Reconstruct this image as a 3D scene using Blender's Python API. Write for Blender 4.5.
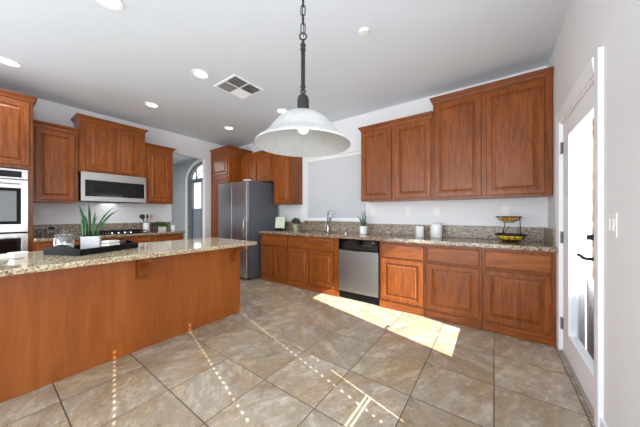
import bpy, math, random
from mathutils import Vector, Matrix
random.seed(7)
PI = math.pi
for o in list(bpy.data.objects):
    bpy.data.objects.remove(o)
C = bpy.context.scene.collection
S = bpy.context.scene

# ------------------------------------------------------------------ camera
AZ = math.atan(174 / 242.5)
cd = bpy.data.cameras.new('camera'); cam = bpy.data.objects.new('camera', cd); C.objects.link(cam)
cd.sensor_width = 36; cd.lens = 242.5 / 640 * 36; cd.shift_y = 1.5 / 640; cd.clip_start = 0.02
cam.location = (0, 0, 1.22); cam.rotation_euler = (PI / 2, 0, AZ)
S.camera = cam
# ------------------------------------------------------------------ world, sun, large lights, exposure
w = bpy.data.worlds.new('daylight_sky'); S.world = w; w.use_nodes = True
bg = w.node_tree.nodes['Background']; bg.inputs[0].default_value = (0.80, 0.90, 1.0, 1); bg.inputs[1].default_value = 2.2
SUN_AZ, SUN_EL = math.radians(14.2), math.radians(33.8)
sd = bpy.data.lights.new('sun', 'SUN'); sd.energy = 19; sd.angle = math.radians(0.3); sd.color = (1, 0.97, 0.93)
sun = bpy.data.objects.new('sun', sd); C.objects.link(sun)
sdir = Vector((-math.cos(SUN_AZ) * math.cos(SUN_EL), math.sin(SUN_AZ) * math.cos(SUN_EL), -math.sin(SUN_EL)))
sun.rotation_euler = sdir.to_track_quat('-Z', 'Y').to_euler(); sun.location = (6, -2, 6)
def area(name, loc, rot, sx, sy, power, col=(1, 1, 1)):
    l = bpy.data.lights.new(name, 'AREA'); l.shape = 'RECTANGLE'; l.size = sx; l.size_y = sy; l.energy = power; l.color = col
    o = bpy.data.objects.new(name, l); C.objects.link(o); o.location = loc; o.rotation_euler = rot
    return o
area('rear_fill_light', (-1.4, -3.1, 1.25), (PI / 2 + 0.28, 0, 0), 3.4, 2.0, 106, (0.88, 0.945, 1.0))  # panel added behind the camera as soft fill
area('breakfast_window_fill', (0.44, 0.22, 1.55), (0, PI / 2 + 0.25, 0), 1.4, 1.8, 48, (0.90, 0.95, 1.0))  # panel added inside the closed blind to brighten the left wall
area('left_fill_light', (-5.2, -2.0, 1.4), (0, -PI / 2 - 0.3, 0), 1.6, 1.8, 60, (0.88, 0.945, 1.0))  # added fill panel in front of the solid left wall, no window here
area('hall_fill_light', (-7.2, 1.2, 2.8), (0, 0, 0), 1.4, 1.4, 60, (0.93, 0.97, 1.0))  # added under the hall ceiling to brighten the hall
S.view_settings.view_transform = 'Standard'; S.view_settings.look = 'None'
S.view_settings.gamma = 1; S.view_settings.use_curve_mapping = False
S.view_settings.exposure = 0.10
S.cycles.max_bounces = 10; S.cycles.diffuse_bounces = 6; S.cycles.transparent_max_bounces = 16
S.cycles.sample_clamp_indirect = 6; S.cycles.caustics_reflective = False; S.cycles.caustics_refractive = False

# ------------------------------------------------------------------ materials
def lin(r, g, b):
    f = lambda c: (c / 255 / 12.92) if c / 255 <= 0.04045 else ((c / 255 + 0.055) / 1.055) ** 2.4
    return (f(r), f(g), f(b), 1)
class N:
    def __init__(s, name):
        s.m = bpy.data.materials.new(name); s.m.use_nodes = True; s.t = s.m.node_tree
        s.b = s.t.nodes['Principled BSDF']; s.out = s.t.nodes['Material Output']
    def n(s, typ, **kw):
        x = s.t.nodes.new(typ)
        for k, v in kw.items(): setattr(x, k, v)
        return x
    def l(s, a, b): s.t.links.new(a, b)
    def math(s, op, a, b=None):
        x = s.n('ShaderNodeMath', operation=op)
        for i, v in enumerate((a, b)):
            if v is None: continue
            if isinstance(v, (int, float)): x.inputs[i].default_value = v
            else: s.l(v, x.inputs[i])
        return x.outputs[0]
    def ramp(s, fac, stops):
        r = s.n('ShaderNodeValToRGB'); e = r.color_ramp.elements
        while len(e) < len(stops): e.new(0.5)
        for i, (p, c) in enumerate(stops): e[i].position = p; e[i].color = c
        s.l(fac, r.inputs[0]); return r.outputs[0]
    def coords(s, scale, kind='Object', rnd=False):
        tc = s.n('ShaderNodeTexCoord'); mp = s.n('ShaderNodeMapping'); mp.inputs['Scale'].default_value = scale
        s.l(tc.outputs[kind], mp.inputs[0])
        if rnd:
            oi = s.n('ShaderNodeObjectInfo'); cb = s.n('ShaderNodeCombineXYZ')
            k = s.math('MULTIPLY', oi.outputs['Random'], 37.0)
            for i in range(3): s.l(k, cb.inputs[i])
            s.l(cb.outputs[0], mp.inputs['Location'])
        return mp.outputs[0]
    def noise(s, vec, scale, detail=4, rough=0.5, dist=0.0):
        x = s.n('ShaderNodeTexNoise'); x.inputs['Scale'].default_value = scale; x.inputs['Detail'].default_value = detail
        x.inputs['Roughness'].default_value = rough; x.inputs['Distortion'].default_value = dist
        s.l(vec, x.inputs['Vector']); return x.outputs[0]
    def mix(s, fac, a, b, mode='MIX'):
        x = s.n('ShaderNodeMix', data_type='RGBA', blend_type=mode)
        for i, v in ((0, fac), (6, a), (7, b)):
            if isinstance(v, (int, float, tuple)): x.inputs[i].default_value = v
            else: s.l(v, x.inputs[i])
        return x.outputs[2]
    def bump(s, h, strength=0.1, dist=0.01):
        x = s.n('ShaderNodeBump'); x.inputs['Strength'].default_value = strength; x.inputs['Distance'].default_value = dist
        s.l(h, x.inputs['Height']); s.l(x.outputs[0], s.b.inputs['Normal'])
def simple(name, rgb, rough=0.5, metal=0.0, var=0.04, scale=30, spec=0.5, bump=0.0):
    s = N(name); c = lin(*rgb)
    v = s.coords((1, 1, 1)); nz = s.noise(v, scale, 3)
    d = tuple(x * (1 - var * 2) for x in c[:3]) + (1,); u = tuple(min(1, x * (1 + var)) for x in c[:3]) + (1,)
    s.l(s.ramp(nz, [(0.35, d), (0.65, u)]), s.b.inputs['Base Color'])
    s.b.inputs['Roughness'].default_value = rough; s.b.inputs['Metallic'].default_value = metal
    s.b.inputs['Specular IOR Level'].default_value = spec
    if bump: s.bump(nz, bump, 0.004)
    return s.m
def wood(name, scale, cols, rough=0.32):
    s = N(name)
    v = s.coords(scale, rnd=True)
    a = s.noise(v, 3.0, 6, 0.62, 0.6)
    v2 = s.coords(tuple(0.18 * k for k in scale), rnd=True); b = s.noise(v2, 2.2, 3, 0.5, 0.3)
    col = s.ramp(a, [(0.30, lin(*cols[0])), (0.52, lin(*cols[1])), (0.72, lin(*cols[2]))])
    shade = s.ramp(b, [(0.3, (0.80, 0.78, 0.76, 1)), (0.7, (1, 1, 1, 1))])
    col = s.mix(0.85, col, shade, 'MULTIPLY')
    oi = s.n('ShaderNodeObjectInfo'); hs = s.n('ShaderNodeHueSaturation')
    s.l(s.math('ADD', s.math('MULTIPLY', oi.outputs['Random'], 0.14), 0.95), hs.inputs['Value']); s.l(col, hs.inputs['Color'])
    s.l(hs.outputs[0], s.b.inputs['Base Color'])
    s.b.inputs['Roughness'].default_value = rough; s.b.inputs['Specular IOR Level'].default_value = 0.4
    s.bump(a, 0.05, 0.002)
    return s.m
CH = ((106, 51, 16), (140, 74, 24), (164, 92, 33))
CHL = ((120, 56, 30), (150, 74, 42), (172, 92, 54))
M = {}
M['cherry'] = wood('cherry_wood', (14, 14, 1.3), CH)
M['cherry_h'] = wood('cherry_wood_horizontal', (1.3, 14, 14), CH)
M['cherry_isl'] = wood('cherry_veneer_panel', (5, 5, 0.55), ((144, 76, 28), (160, 88, 36), (172, 99, 45)), 0.30)
M['wall'] = simple('painted_wall', (236, 237, 239), 0.85, var=0.003, scale=6, spec=0.2)
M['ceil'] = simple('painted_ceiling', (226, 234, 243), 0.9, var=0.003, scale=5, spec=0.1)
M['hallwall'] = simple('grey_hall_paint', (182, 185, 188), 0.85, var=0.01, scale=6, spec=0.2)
M['trim'] = simple('white_trim_paint', (247, 249, 253), 0.6, var=0.002, spec=0.2)
M['white'] = simple('white_gloss_ceramic', (240, 241, 242), 0.25, var=0.01)
M['matwhite'] = simple('white_matte_ceramic', (226, 227, 228), 0.6, var=0.03, scale=60)
M['plastic'] = simple('white_plastic', (244, 244, 243), 0.4, var=0.01)
M['black'] = simple('black_painted', (20, 20, 22), 0.5, var=0.1, spec=0.15)
M['blackglass'] = simple('black_glass', (8, 13, 14), 0.05, var=0.05, spec=0.55)
M['iron'] = simple('dark_bronze_iron', (52, 50, 50), 0.4, 0.6, var=0.15, scale=80)
M['chrome'] = simple('chrome', (220, 220, 222), 0.15, 1.0, var=0.02)
M['fside'] = simple('fridge_side_grey', (96, 100, 108), 0.42, 0.1, var=0.04, scale=200)
def steel(name, rgb, scale, rough):
    s = N(name); v = s.coords(scale); nz = s.noise(v, 5, 4)
    c = lin(*rgb); s.l(s.ramp(nz, [(0.3, tuple(x * 0.92 for x in c[:3]) + (1,)), (0.7, c)]), s.b.inputs['Base Color'])
    s.b.inputs['Metallic'].default_value = 1.0
    s.l(s.math('ADD', s.math('MULTIPLY', nz, 0.12), rough), s.b.inputs['Roughness'])
    return s.m
M['steel'] = steel('brushed_stainless_steel', (198, 196, 194), (2, 2, 90), 0.26)
M['steel_dw'] = steel('brushed_stainless_door', (148, 146, 143), (90, 90, 2), 0.32)
M['steel_fr'] = steel('dark_stainless_steel', (186, 188, 194), (40, 40, 0.5), 0.26)
def granite(name, stops, rough):
    s = N(name); v = s.coords((1, 1, 1))
    vo = s.n('ShaderNodeTexVoronoi'); vo.inputs['Scale'].default_value = 95; s.l(v, vo.inputs['Vector'])
    sep = s.n('ShaderNodeSeparateColor'); s.l(vo.outputs['Color'], sep.inputs[0])
    a = s.noise(v, 26, 5, 0.6, 0.4); b = s.noise(v, 5, 3)
    k = s.math('ADD', s.math('MULTIPLY', sep.outputs[0], 0.62), s.math('MULTIPLY', a, 0.5))
    k = s.math('ADD', k, s.math('MULTIPLY', b, 0.16))
    k = s.math('SUBTRACT', k, 0.14)
    s.l(s.ramp(k, stops), s.b.inputs['Base Color'])
    s.b.inputs['Roughness'].default_value = rough; s.b.inputs['Specular IOR Level'].default_value = 0.7
    return s.m
GR = [(0.16, lin(38, 32, 30)), (0.30, lin(100, 80, 62)), (0.45, lin(150, 132, 110)), (0.60, lin(188, 172, 150)), (0.74, lin(106, 80, 62)), (0.90, lin(212, 202, 186))]
M['granite'] = granite('speckled_granite', GR, 0.09)
M['splash'] = granite('speckled_granite_splash', GR, 0.38)
M['granite_isl'] = granite('light_speckled_granite', [(0.12, lin(78, 66, 54)), (0.24, lin(148, 128, 98)), (0.42, lin(192, 176, 144)), (0.60, lin(214, 202, 178)), (0.74, lin(150, 122, 88)), (0.90, lin(226, 218, 200))], 0.07)
M['glass'] = N('window_glass').m
def archglass(m, tint=(1, 1, 1, 1), ior=1.45, base=0.0):
    t = m.node_tree; t.nodes.remove(t.nodes['Principled BSDF']); out = t.nodes['Material Output']
    tr = t.nodes.new('ShaderNodeBsdfTransparent'); tr.inputs[0].default_value = tint
    gl = t.nodes.new('ShaderNodeBsdfGlossy'); gl.inputs['Roughness'].default_value = 0.02
    lw = t.nodes.new('ShaderNodeLayerWeight'); lw.inputs[0].default_value = 0.5
    fr = t.nodes.new('ShaderNodeMath'); fr.operation = 'POWER'; fr.inputs[1].default_value = 6.0; t.links.new(lw.outputs['Facing'], fr.inputs[0])
    ad = t.nodes.new('ShaderNodeMath'); ad.operation = 'MULTIPLY_ADD'; ad.use_clamp = True; ad.inputs[1].default_value = ior; ad.inputs[2].default_value = base
    mx = t.nodes.new('ShaderNodeMixShader')
    t.links.new(fr.outputs[0], ad.inputs[0]); t.links.new(ad.outputs[0], mx.inputs[0])
    t.links.new(tr.outputs[0], mx.inputs[1]); t.links.new(gl.outputs[0], mx.inputs[2]); t.links.new(mx.outputs[0], out.inputs[0])
archglass(M['glass'], ior=0.25, base=0.02)
M['jarglass'] = N('clear_jar_glass').m; archglass(M['jarglass'], (0.92, 0.95, 0.96, 1), 0.8, 0.12)
def emit(name, rgb, st):
    s = N(name); s.b.inputs['Base Color'].default_value = lin(*rgb); s.b.inputs['Emission Color'].default_value = lin(*rgb)
    s.b.inputs['Emission Strength'].default_value = st; return s.m
M['lens'] = emit('lit_lamp_lens', (255, 252, 244), 2.6)
M['bulb'] = emit('frosted_bulb', (250, 250, 248), 0.35)
s = N('alabaster_shade_glass'); v = s.coords((1, 1, 1)); nz = s.noise(v, 14, 4, 0.6, 1.5)
s.l(s.ramp(nz, [(0.3, lin(178, 178, 177)), (0.7, lin(194, 194, 193))]), s.b.inputs['Base Color'])
s.b.inputs['Roughness'].default_value = 0.3
tl = s.n('ShaderNodeBsdfTranslucent'); tl.inputs[0].default_value = lin(232, 232, 230); mx = s.n('ShaderNodeMixShader'); mx.inputs[0].default_value = 0.22
s.l(s.b.outputs[0], mx.inputs[1]); s.l(tl.outputs[0], mx.inputs[2]); s.l(mx.outputs[0], s.out.inputs[0]); M['shade'] = s.m
s = N('white_blind_slat'); s.b.inputs['Base Color'].default_value = lin(214, 216, 220); s.b.inputs['Roughness'].default_value = 0.5
tl = s.n('ShaderNodeBsdfTranslucent'); tl.inputs[0].default_value = lin(225, 230, 235); mx = s.n('ShaderNodeMixShader'); mx.inputs[0].default_value = 0.06
s.l(s.b.outputs[0], mx.inputs[1]); s.l(tl.outputs[0], mx.inputs[2]); s.l(mx.outputs[0], s.out.inputs[0]); M['blind'] = s.m
s = N('snake_plant_leaf'); v = s.coords((1, 1, 1)); nz = s.noise(v, 60, 3)
s.l(s.ramp(nz, [(0.35, lin(38, 78, 48)), (0.6, lin(78, 122, 78))]), s.b.inputs['Base Color']); s.b.inputs['Roughness'].default_value = 0.4; M['leaf'] = s.m
M['herb'] = simple('small_green_leaves', (68, 106, 42), 0.5, var=0.25, scale=90)
M['darkherb'] = simple('dusty_green_leaves', (74, 92, 62), 0.6, var=0.25, scale=90)
M['palegreen'] = simple('pale_green_glaze', (192, 202, 160), 0.35, var=0.03)
M['soil'] = simple('potting_soil', (58, 44, 34), 0.95, var=0.2, scale=120)
M['lemon'] = simple('lemon_peel', (232, 200, 26), 0.38, var=0.06, scale=90, bump=0.3)
M['orange'] = simple('golden_fruit_peel', (226, 160, 50), 0.4, var=0.08, scale=90, bump=0.3)
M['darkwood'] = simple('dark_brown_wood', (70, 42, 30), 0.5, var=0.15, scale=40)
M['lightwood'] = simple('light_tan_wood', (196, 158, 118), 0.55, var=0.1, scale=40)
M['linen'] = simple('white_linen', (232, 230, 226), 0.9, var=0.03, scale=200, bump=0.2)
M['stucco'] = simple('white_stucco', (236, 236, 236), 0.9, var=0.02)
M['greyext'] = simple('sun_block_grey', (150, 146, 150), 0.8, var=0.08, scale=12)  # grey of the added sun-blocking screen
M['sinksteel'] = steel('sink_steel', (150, 150, 150), (20, 20, 20), 0.25)
M['shadedark'] = simple('grey_metal_grille', (120, 121, 124), 0.6, var=0.03)
M['doorgrey'] = simple('grey_painted_entry_frame', (112, 116, 120), 0.5, var=0.03)
M['frost'] = simple('grey_blue_lower_screen', (150, 158, 170), 0.6, var=0.04)
# floor tiles
s = N('slate_look_floor_tile')
tc = s.n('ShaderNodeTexCoord'); sx = s.n('ShaderNodeSeparateXYZ'); s.l(tc.outputs['Object'], sx.inputs[0])
T = 0.46
u = s.math('DIVIDE', s.math('ADD', sx.outputs[0], 46.0), T); v = s.math('DIVIDE', s.math('ADD', sx.outputs[1], 46.0 - 2.14 + T * 5), T)
fu = s.math('FRACT', u); fv = s.math('FRACT', v); iu = s.math('FLOOR', u); iv = s.math('FLOOR', v)
du = s.math('MINIMUM', fu, s.math('SUBTRACT', 1.0, fu)); dv = s.math('MINIMUM', fv, s.math('SUBTRACT', 1.0, fv))
dd = s.math('MINIMUM', du, dv)
grout = s.math('LESS_THAN', dd, 0.0075)
cb = s.n('ShaderNodeCombineXYZ'); s.l(iu, cb.inputs[0]); s.l(iv, cb.inputs[1])
wn = s.n('ShaderNodeTexWhiteNoise', noise_dimensions='2D'); s.l(cb.outputs[0], wn.inputs['Vector'])
vr = s.n('ShaderNodeVectorRotate', rotation_type='Z_AXIS')
ang = s.math('MULTIPLY', s.math('FLOOR', s.math('MULTIPLY', wn.outputs['Value'], 4.0)), PI / 2)
s.l(tc.outputs['Object'], vr.inputs['Vector']); s.l(s.math('ADD', ang, 0.5), vr.inputs['Angle'])
mul = s.n('ShaderNodeVectorMath', operation='MULTIPLY_ADD'); s.l(wn.outputs['Color'], mul.inputs[0]); mul.inputs[1].default_value = (9, 9, 9); s.l(vr.outputs[0], mul.inputs[2])
st = s.n('ShaderNodeMapping'); st.inputs['Scale'].default_value = (1.0, 2.1, 1.0); s.l(mul.outputs[0], st.inputs[0])
n1 = s.noise(st.outputs[0], 4.2, 10, 0.78, 0.1); n2 = s.noise(mul.outputs[0], 30, 6, 0.75, 0.2); n3 = s.noise(st.outputs[0], 2.0, 3, 0.6, 0.3)
k = s.math('ADD', s.math('MULTIPLY', n1, 0.66), s.math('MULTIPLY', n2, 0.34))
col = s.ramp(k, [(0.34, lin(122, 109, 93)), (0.44, lin(160, 148, 131)), (0.54, lin(180, 169, 152)), (0.66, lin(206, 200, 187))])
warm = s.ramp(n3, [(0.4, lin(255, 255, 255)), (0.62, lin(240, 222, 194))])
col = s.mix(0.75, col, warm, 'MULTIPLY')
tv = s.math('ADD', s.math('MULTIPLY', wn.outputs['Value'], 0.16), 0.92); hs = s.n('ShaderNodeHueSaturation'); s.l(tv, hs.inputs['Value']); s.l(col, hs.inputs['Color'])
s.l(s.mix(grout, hs.outputs[0], lin(72, 64, 58)), s.b.inputs['Base Color'])
s.l(s.math('ADD', s.math('MULTIPLY', grout, 0.4), s.math('MULTIPLY', n1, 0.5)), s.b.inputs['Roughness'])
s.bump(s.math('SUBTRACT', k, grout), 0.25, 0.004); M['tile'] = s.m
# outdoor stone
M['stone'] = simple('mottled_tan_stone', (142, 122, 98), 0.9, var=0.3, scale=6)
M['paleblock'] = simple('pale_block_wall', (112, 108, 100), 0.9, var=0.2, scale=5)
M['patio'] = simple('patio_concrete', (176, 170, 162), 0.9, var=0.06, scale=4)

# ------------------------------------------------------------------ mesh builder
class MB:
    def __init__(s): s.v = []; s.f = []
    def add(s, vs, fs):
        k = len(s.v); s.v += [tuple(p) for p in vs]; s.f += [tuple(i + k for i in f) for f in fs]
    def box(s, x0, x1, y0, y1, z0, z1, mat=None):
        vs = [Vector((x, y, z)) for z in (z0, z1) for y in (y0, y1) for x in (x0, x1)]
        if mat: vs = [mat @ p for p in vs]
        s.add(vs, [(0, 2, 3, 1), (4, 5, 7, 6), (0, 1, 5, 4), (2, 6, 7, 3), (0, 4, 6, 2), (1, 3, 7, 5)]); return s
    def rings(s, x0, x1, z0, z1, prof, back=True):
        """nested rectangles in an XZ plane facing -Y: prof = [(inset, y)]"""
        vs = []; fs = []
        for ins, y in prof:
            vs += [(x0 + ins, y, z0 + ins), (x1 - ins, y, z0 + ins), (x1 - ins, y, z1 - ins), (x0 + ins, y, z1 - ins)]
        for i in range(len(prof) - 1):
            for j in range(4):
                a = i * 4 + j; b = i * 4 + (j + 1) % 4; fs.append((a, b, b + 4, a + 4))
        k = (len(prof) - 1) * 4; fs.append((k, k + 1, k + 2, k + 3))
        if back: fs.append((3, 2, 1, 0))
        s.add(vs, fs); return s
    def lathe(s, prof, c=(0, 0, 0), n=32, axis='z', cap=True, a0=0.0):
        vs = []; fs = []
        for r, h in prof:
            for j in range(n):
                a = 2 * PI * j / n + a0; p = (r * math.cos(a), r * math.sin(a), h)
                if axis == 'x': p = (h, r * math.cos(a), r * math.sin(a))
                if axis == 'y': p = (r * math.sin(a), h, r * math.cos(a))
                vs.append((p[0] + c[0], p[1] + c[1], p[2] + c[2]))
        for i in range(len(prof) - 1):
            for j in range(n):
                a = i * n + j; b = i * n + (j + 1) % n; fs.append((a, b, b + n, a + n))
        if cap:
            if prof[0][0] > 1e-6: fs.append(tuple(reversed(range(n))))
            if prof[-1][0] > 1e-6: fs.append(tuple(range((len(prof) - 1) * n, len(prof) * n)))
        s.add(vs, fs); return s
    def tube(s, pts, r, n=8, closed=False):
        pts = [Vector(p) for p in pts]; m = len(pts); vs = []; fs = []
        rr = r if isinstance(r, (list, tuple)) else [r] * m
        prev = None
        for i, p in enumerate(pts):
            if closed: t = pts[(i + 1) % m] - pts[i - 1]
            else: t = pts[min(i + 1, m - 1)] - pts[max(i - 1, 0)]
            t.normalize()
            if prev is None:
                up = Vector((0, 0, 1)) if abs(t.z) < 0.9 else Vector((1, 0, 0)); x = t.cross(up).normalized()
            else: x = (prev - t * prev.dot(t)).normalized()
            prev = x; y = t.cross(x)
            for j in range(n):
                a = 2 * PI * j / n; vs.append(p + (x * math.cos(a) + y * math.sin(a)) * rr[i])
        for i in range(m if closed else m - 1):
            for j in range(n):
                a = i * n + j; b = i * n + (j + 1) % n; c2 = ((i + 1) % m) * n
                fs.append((a, b, c2 + (j + 1) % n, c2 + j))
        if not closed: fs.append(tuple(reversed(range(n)))); fs.append(tuple(range((m - 1) * n, m * n)))
        s.add(vs, fs); return s
    def prism(s, poly, t0, t1, plane='xz'):
        """extrude a polygon: plane xz -> along y; yz -> along x; xy -> along z"""
        f = {'xz': lambda a, b, t: (a, t, b), 'yz': lambda a, b, t: (t, a, b), 'xy': lambda a, b, t: (a, b, t)}[plane]
        n = len(poly); vs = [f(a, b, t0) for a, b in poly] + [f(a, b, t1) for a, b in poly]
        fs = [tuple(range(n)), tuple(reversed(range(n, 2 * n)))] + [(i, (i + 1) % n, n + (i + 1) % n, n + i) for i in range(n)]
        s.add(vs, fs); return s
    def ball(s, c, r, sc=(1, 1, 1), n=12, mat=None):
        vs = []; fs = []
        for i in range(n // 2 + 1):
            th = PI * i / (n // 2)
            for j in range(n):
                a = 2 * PI * j / n; p = Vector((r * math.sin(th) * math.cos(a) * sc[0], r * math.sin(th) * math.sin(a) * sc[1], r * math.cos(th) * sc[2]))
                if mat: p = mat @ p
                vs.append(p + Vector(c))
        for i in range(n // 2):
            for j in range(n):
                a = i * n + j; b = i * n + (j + 1) % n; fs.append((a, a + n, b + n, b))
        s.add(vs, fs); return s
    def build(s, name, mat, parent=None, smooth=False, bevel=0.0, loc=(0, 0, 0), rot=(0, 0, 0), kind=None, subsurf=0, auto=False):
        me = bpy.data.meshes.new(name); me.from_pydata(s.v, [], s.f)
        import bmesh
        b = bmesh.new(); b.from_mesh(me)
        if smooth: bmesh.ops.remove_doubles(b, verts=b.verts, dist=1e-5)
        bmesh.ops.recalc_face_normals(b, faces=b.faces); b.to_mesh(me); b.free()
        me.materials.append(mat)
        if smooth:
            for p in me.polygons: p.use_smooth = True
            if auto: me.set_sharp_from_angle(angle=math.radians(40))
        o = bpy.data.objects.new(name, me); C.objects.link(o); o.location = loc; o.rotation_euler = rot
        if parent: o.parent = parent
        if bevel:
            md = o.modifiers.new('bevel', 'BEVEL'); md.width = bevel; md.segments = 2; md.limit_method = 'ANGLE'
        if kind: o['kind'] = kind
        return o
def thing(name, label, cat, loc=(0, 0, 0), rz=0.0, group=None):
    o = bpy.data.objects.new(name, None); C.objects.link(o); o.location = loc; o.rotation_euler = (0, 0, rz); o.empty_display_size = 0.1
    return tag(o, label, cat, group)
def tag(o, label, cat, group=None):
    o['label'] = label; o['category'] = cat
    if group: o['group'] = group
    return o
def struct(mb, name, mat, parent=None, **k):
    return mb.build(name, mat, parent, kind='structure', **k)
def box(*a): return MB().box(*a)

# ------------------------------------------------------------------ room shell
H = 2.90; XL = -5.33; XR = 0.49; YB = 3.70; YR = -3.2
fl = MB().box(-9.2, XR + 0.12, YR, YB + 0.1, -0.05, 0); struct(fl, 'floor', M['tile'])
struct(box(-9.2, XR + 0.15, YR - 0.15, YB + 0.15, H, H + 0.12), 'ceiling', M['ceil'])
# sink wall with window opening, and an arched opening in the hall stretch
WX0, WX1, WZ0, WZ1 = -2.98, -1.72, 1.13, 2.30
m = MB()
m.box(XL - 0.12, WX0, YB, YB + 0.15, 0, H); m.box(WX1, XR + 0.15, YB, YB + 0.15, 0, H)
m.box(WX0, WX1, YB, YB + 0.15, 0, WZ0); m.box(WX0, WX1, YB, YB + 0.15, WZ1, H)
struct(m, 'wall_back', M['wall'])
# left wall with the doorway to the hall
OY0, OY1, OZ = 2.25, 2.955, 2.49
m = MB(); m.box(XL - 0.12, XL, YR, OY0, 0, H); m.box(XL - 0.12, XL, OY1, YB, 0, H); m.box(XL - 0.12, XL, OY0, OY1, OZ, H)
struct(m, 'wall_left', M['wall'])
# right wall with the patio door opening and a breakfast window
DY0, DY1, DZ = 2.10, 3.05, 2.06
BY0, BY1, BZ0, BZ1 = -0.75, 1.22, 0.62, 2.35
SY0, SY1 = -2.6, -1.4
m = MB()
for a, b, c, d in ((DY1, YB, 0, H), (DY0, DY1, DZ, H), (BY1, DY0, 0, H), (BY0, BY1, 0, BZ0), (BY0, BY1, BZ1, H), (YR, BY0, 0, H)):
    m.box(XR, XR + 0.15, a, b, c, d)
struct(m, 'wall_right', M['wall'])
# rear wall behind the camera with a wide opening added for flat light
m = MB()
for a, b, c, d in ((-9.2, -3.2, 0, H), (0.4, XR + 0.15, 0, H), (-3.2, 0.4, 2.5, H), (-3.2, 0.4, 0, 0.2)):
    m.box(a, b, YR - 0.15, YR, c, d)
struct(m, 'wall_rear', M['wall'])
# hall beyond
HX = -9.0
AX0, AX1, ATZ, ASP = -7.67, -5.93, 2.76, 2.28      # arched entry opening
m = MB()
m.box(HX, AX0, YB, YB + 0.15, 0, H); m.box(AX1, XL - 0.12, YB, YB + 0.15, 0, H)
acx = (AX0 + AX1) / 2; ahw = (AX1 - AX0) / 2
def arc(z, hw, n=20, rise=ATZ - ASP, cx=None): 
    cx = acx if cx is None else cx
    return [(cx - hw * math.cos(PI * i / n), z + rise * math.sin(PI * i / n)) for i in range(n + 1)]
ap = arc(ASP, ahw)
for i in range(len(ap) - 1):
    (xa, za), (xb, zb) = ap[i], ap[i + 1]
    m.prism([(xa, za), (xb, zb), (xb, H), (xa, H)], YB, YB + 0.15)
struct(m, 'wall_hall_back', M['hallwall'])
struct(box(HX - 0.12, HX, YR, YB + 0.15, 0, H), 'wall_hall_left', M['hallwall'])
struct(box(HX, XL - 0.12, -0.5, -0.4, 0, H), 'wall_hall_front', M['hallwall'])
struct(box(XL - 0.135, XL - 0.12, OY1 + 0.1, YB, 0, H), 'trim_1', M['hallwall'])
# hall floor stays tile; baseboards
struct(box(XR - 0.014, XR, 1.22, 1.995, 0, 0.10), 'baseboard_right', M['trim'], bevel=0.003)
struct(box(HX, AX0 - 0.12, YB - 0.014, YB, 0, 0.12), 'baseboard_hall', M['trim'], bevel=0.003)

# entry door with arched transom (in the hall)
d1 = thing('door_1', 'grey framed entry door with glass panes under an arched transom, seen through the hall doorway', 'door', (acx, YB, 0)); d1['kind'] = 'structure'
cas = MB(); out = arc(ASP, ahw + 0.10, rise=ATZ - ASP + 0.10, cx=0); inn = arc(ASP, ahw, cx=0)
for i in range(20):
    cas.prism([inn[i], inn[i + 1], out[i + 1], out[i]], -0.025, 0)
cas.box(-ahw - 0.10, -ahw, -0.025, 0, 0, ASP); cas.box(ahw, ahw + 0.10, -0.025, 0, 0, ASP)
cas.build('door_casing', M['trim'], d1)
fr = MB(); inn2 = arc(ASP, ahw - 0.05, rise=ATZ - ASP - 0.05, cx=0)
for i in range(20): fr.prism([inn2[i], inn2[i + 1], inn[i + 1], inn[i]], 0.02, 0.10)
fr.box(-ahw, ahw, 0.02, 0.10, ASP - 0.09, ASP + 0.02)
for a, b in ((-ahw, -ahw + 0.19), (-0.13, 0.13), (ahw - 0.19, ahw)): fr.box(a, b, 0.02, 0.10, 0, ASP - 0.09)
for a in (-0.48, 0.02, 0.52): fr.box(a - 0.011, a + 0.011, 0.04, 0.08, ASP + 0.02, ASP + 0.40 * math.sqrt(max(0, 1 - (a / ahw) ** 2)) - 0.02)
fr.tube([(x * 0.5, 0.06, ASP + (z - ASP) * 0.5) for x, z in inn], 0.011, 6)
fr.build('door_frame', M['doorgrey'], d1)
for a, b in ((-ahw + 0.19, -0.13), (0.13, ahw - 0.19)):
    box(a, b, 0.05, 0.058, 0.12, ASP - 0.09).build('glass_pane', M['glass'], d1)
    box(a, b, 0.062, 0.085, 0.12, 1.42).build('lower_panel', M['frost'], d1)
tp = MB(); tp.prism(inn2, 0.05, 0.058); tp.build('transom_glass', M['glass'], d1)
struct(box(-0.001, 0.001, 0, 0.001, 0, 0.001), 'trim_2', M['trim'], loc=(acx, YB + 0.05, -0.04)) if False else None
# outside the entry: pale street wall and ground
struct(box(-12, -4.5, 8.0, 8.3, 0, 2.35), 'wall_street', M['paleblock'])
struct(box(-40, 40, -40, 40, -0.12, -0.055), 'ground', M['patio'])

# sink window
w1 = thing('window_1', 'window over the sink with closed white horizontal blinds', 'window', ((WX0 + WX1) / 2, YB, WZ0)); w1['kind'] = 'structure'
hw = (WX1 - WX0) / 2; hh = WZ1 - WZ0
m = MB(); m.box(-hw, -hw + 0.04, 0.06, 0.12, 0, hh); m.box(hw - 0.04, hw, 0.06, 0.12, 0, hh); m.box(-hw + 0.04, hw - 0.04, 0.06, 0.12, 0, 0.04); m.box(-hw + 0.04, hw - 0.04, 0.06, 0.12, hh - 0.04, hh); m.box(-0.02, 0.02, 0.07, 0.11, 0.04, hh - 0.04)
m.build('window_frame', M['trim'], w1)
box(-hw + 0.04, hw - 0.04, 0.088, 0.094, 0.04, hh - 0.04).build('glass_pane', M['glass'], w1)
bl = thing('window_blind', 'closed white horizontal blind hanging in the window above the sink', 'blind', ((WX0 + WX1) / 2, YB, WZ0))
m = MB(); n = 27
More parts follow.
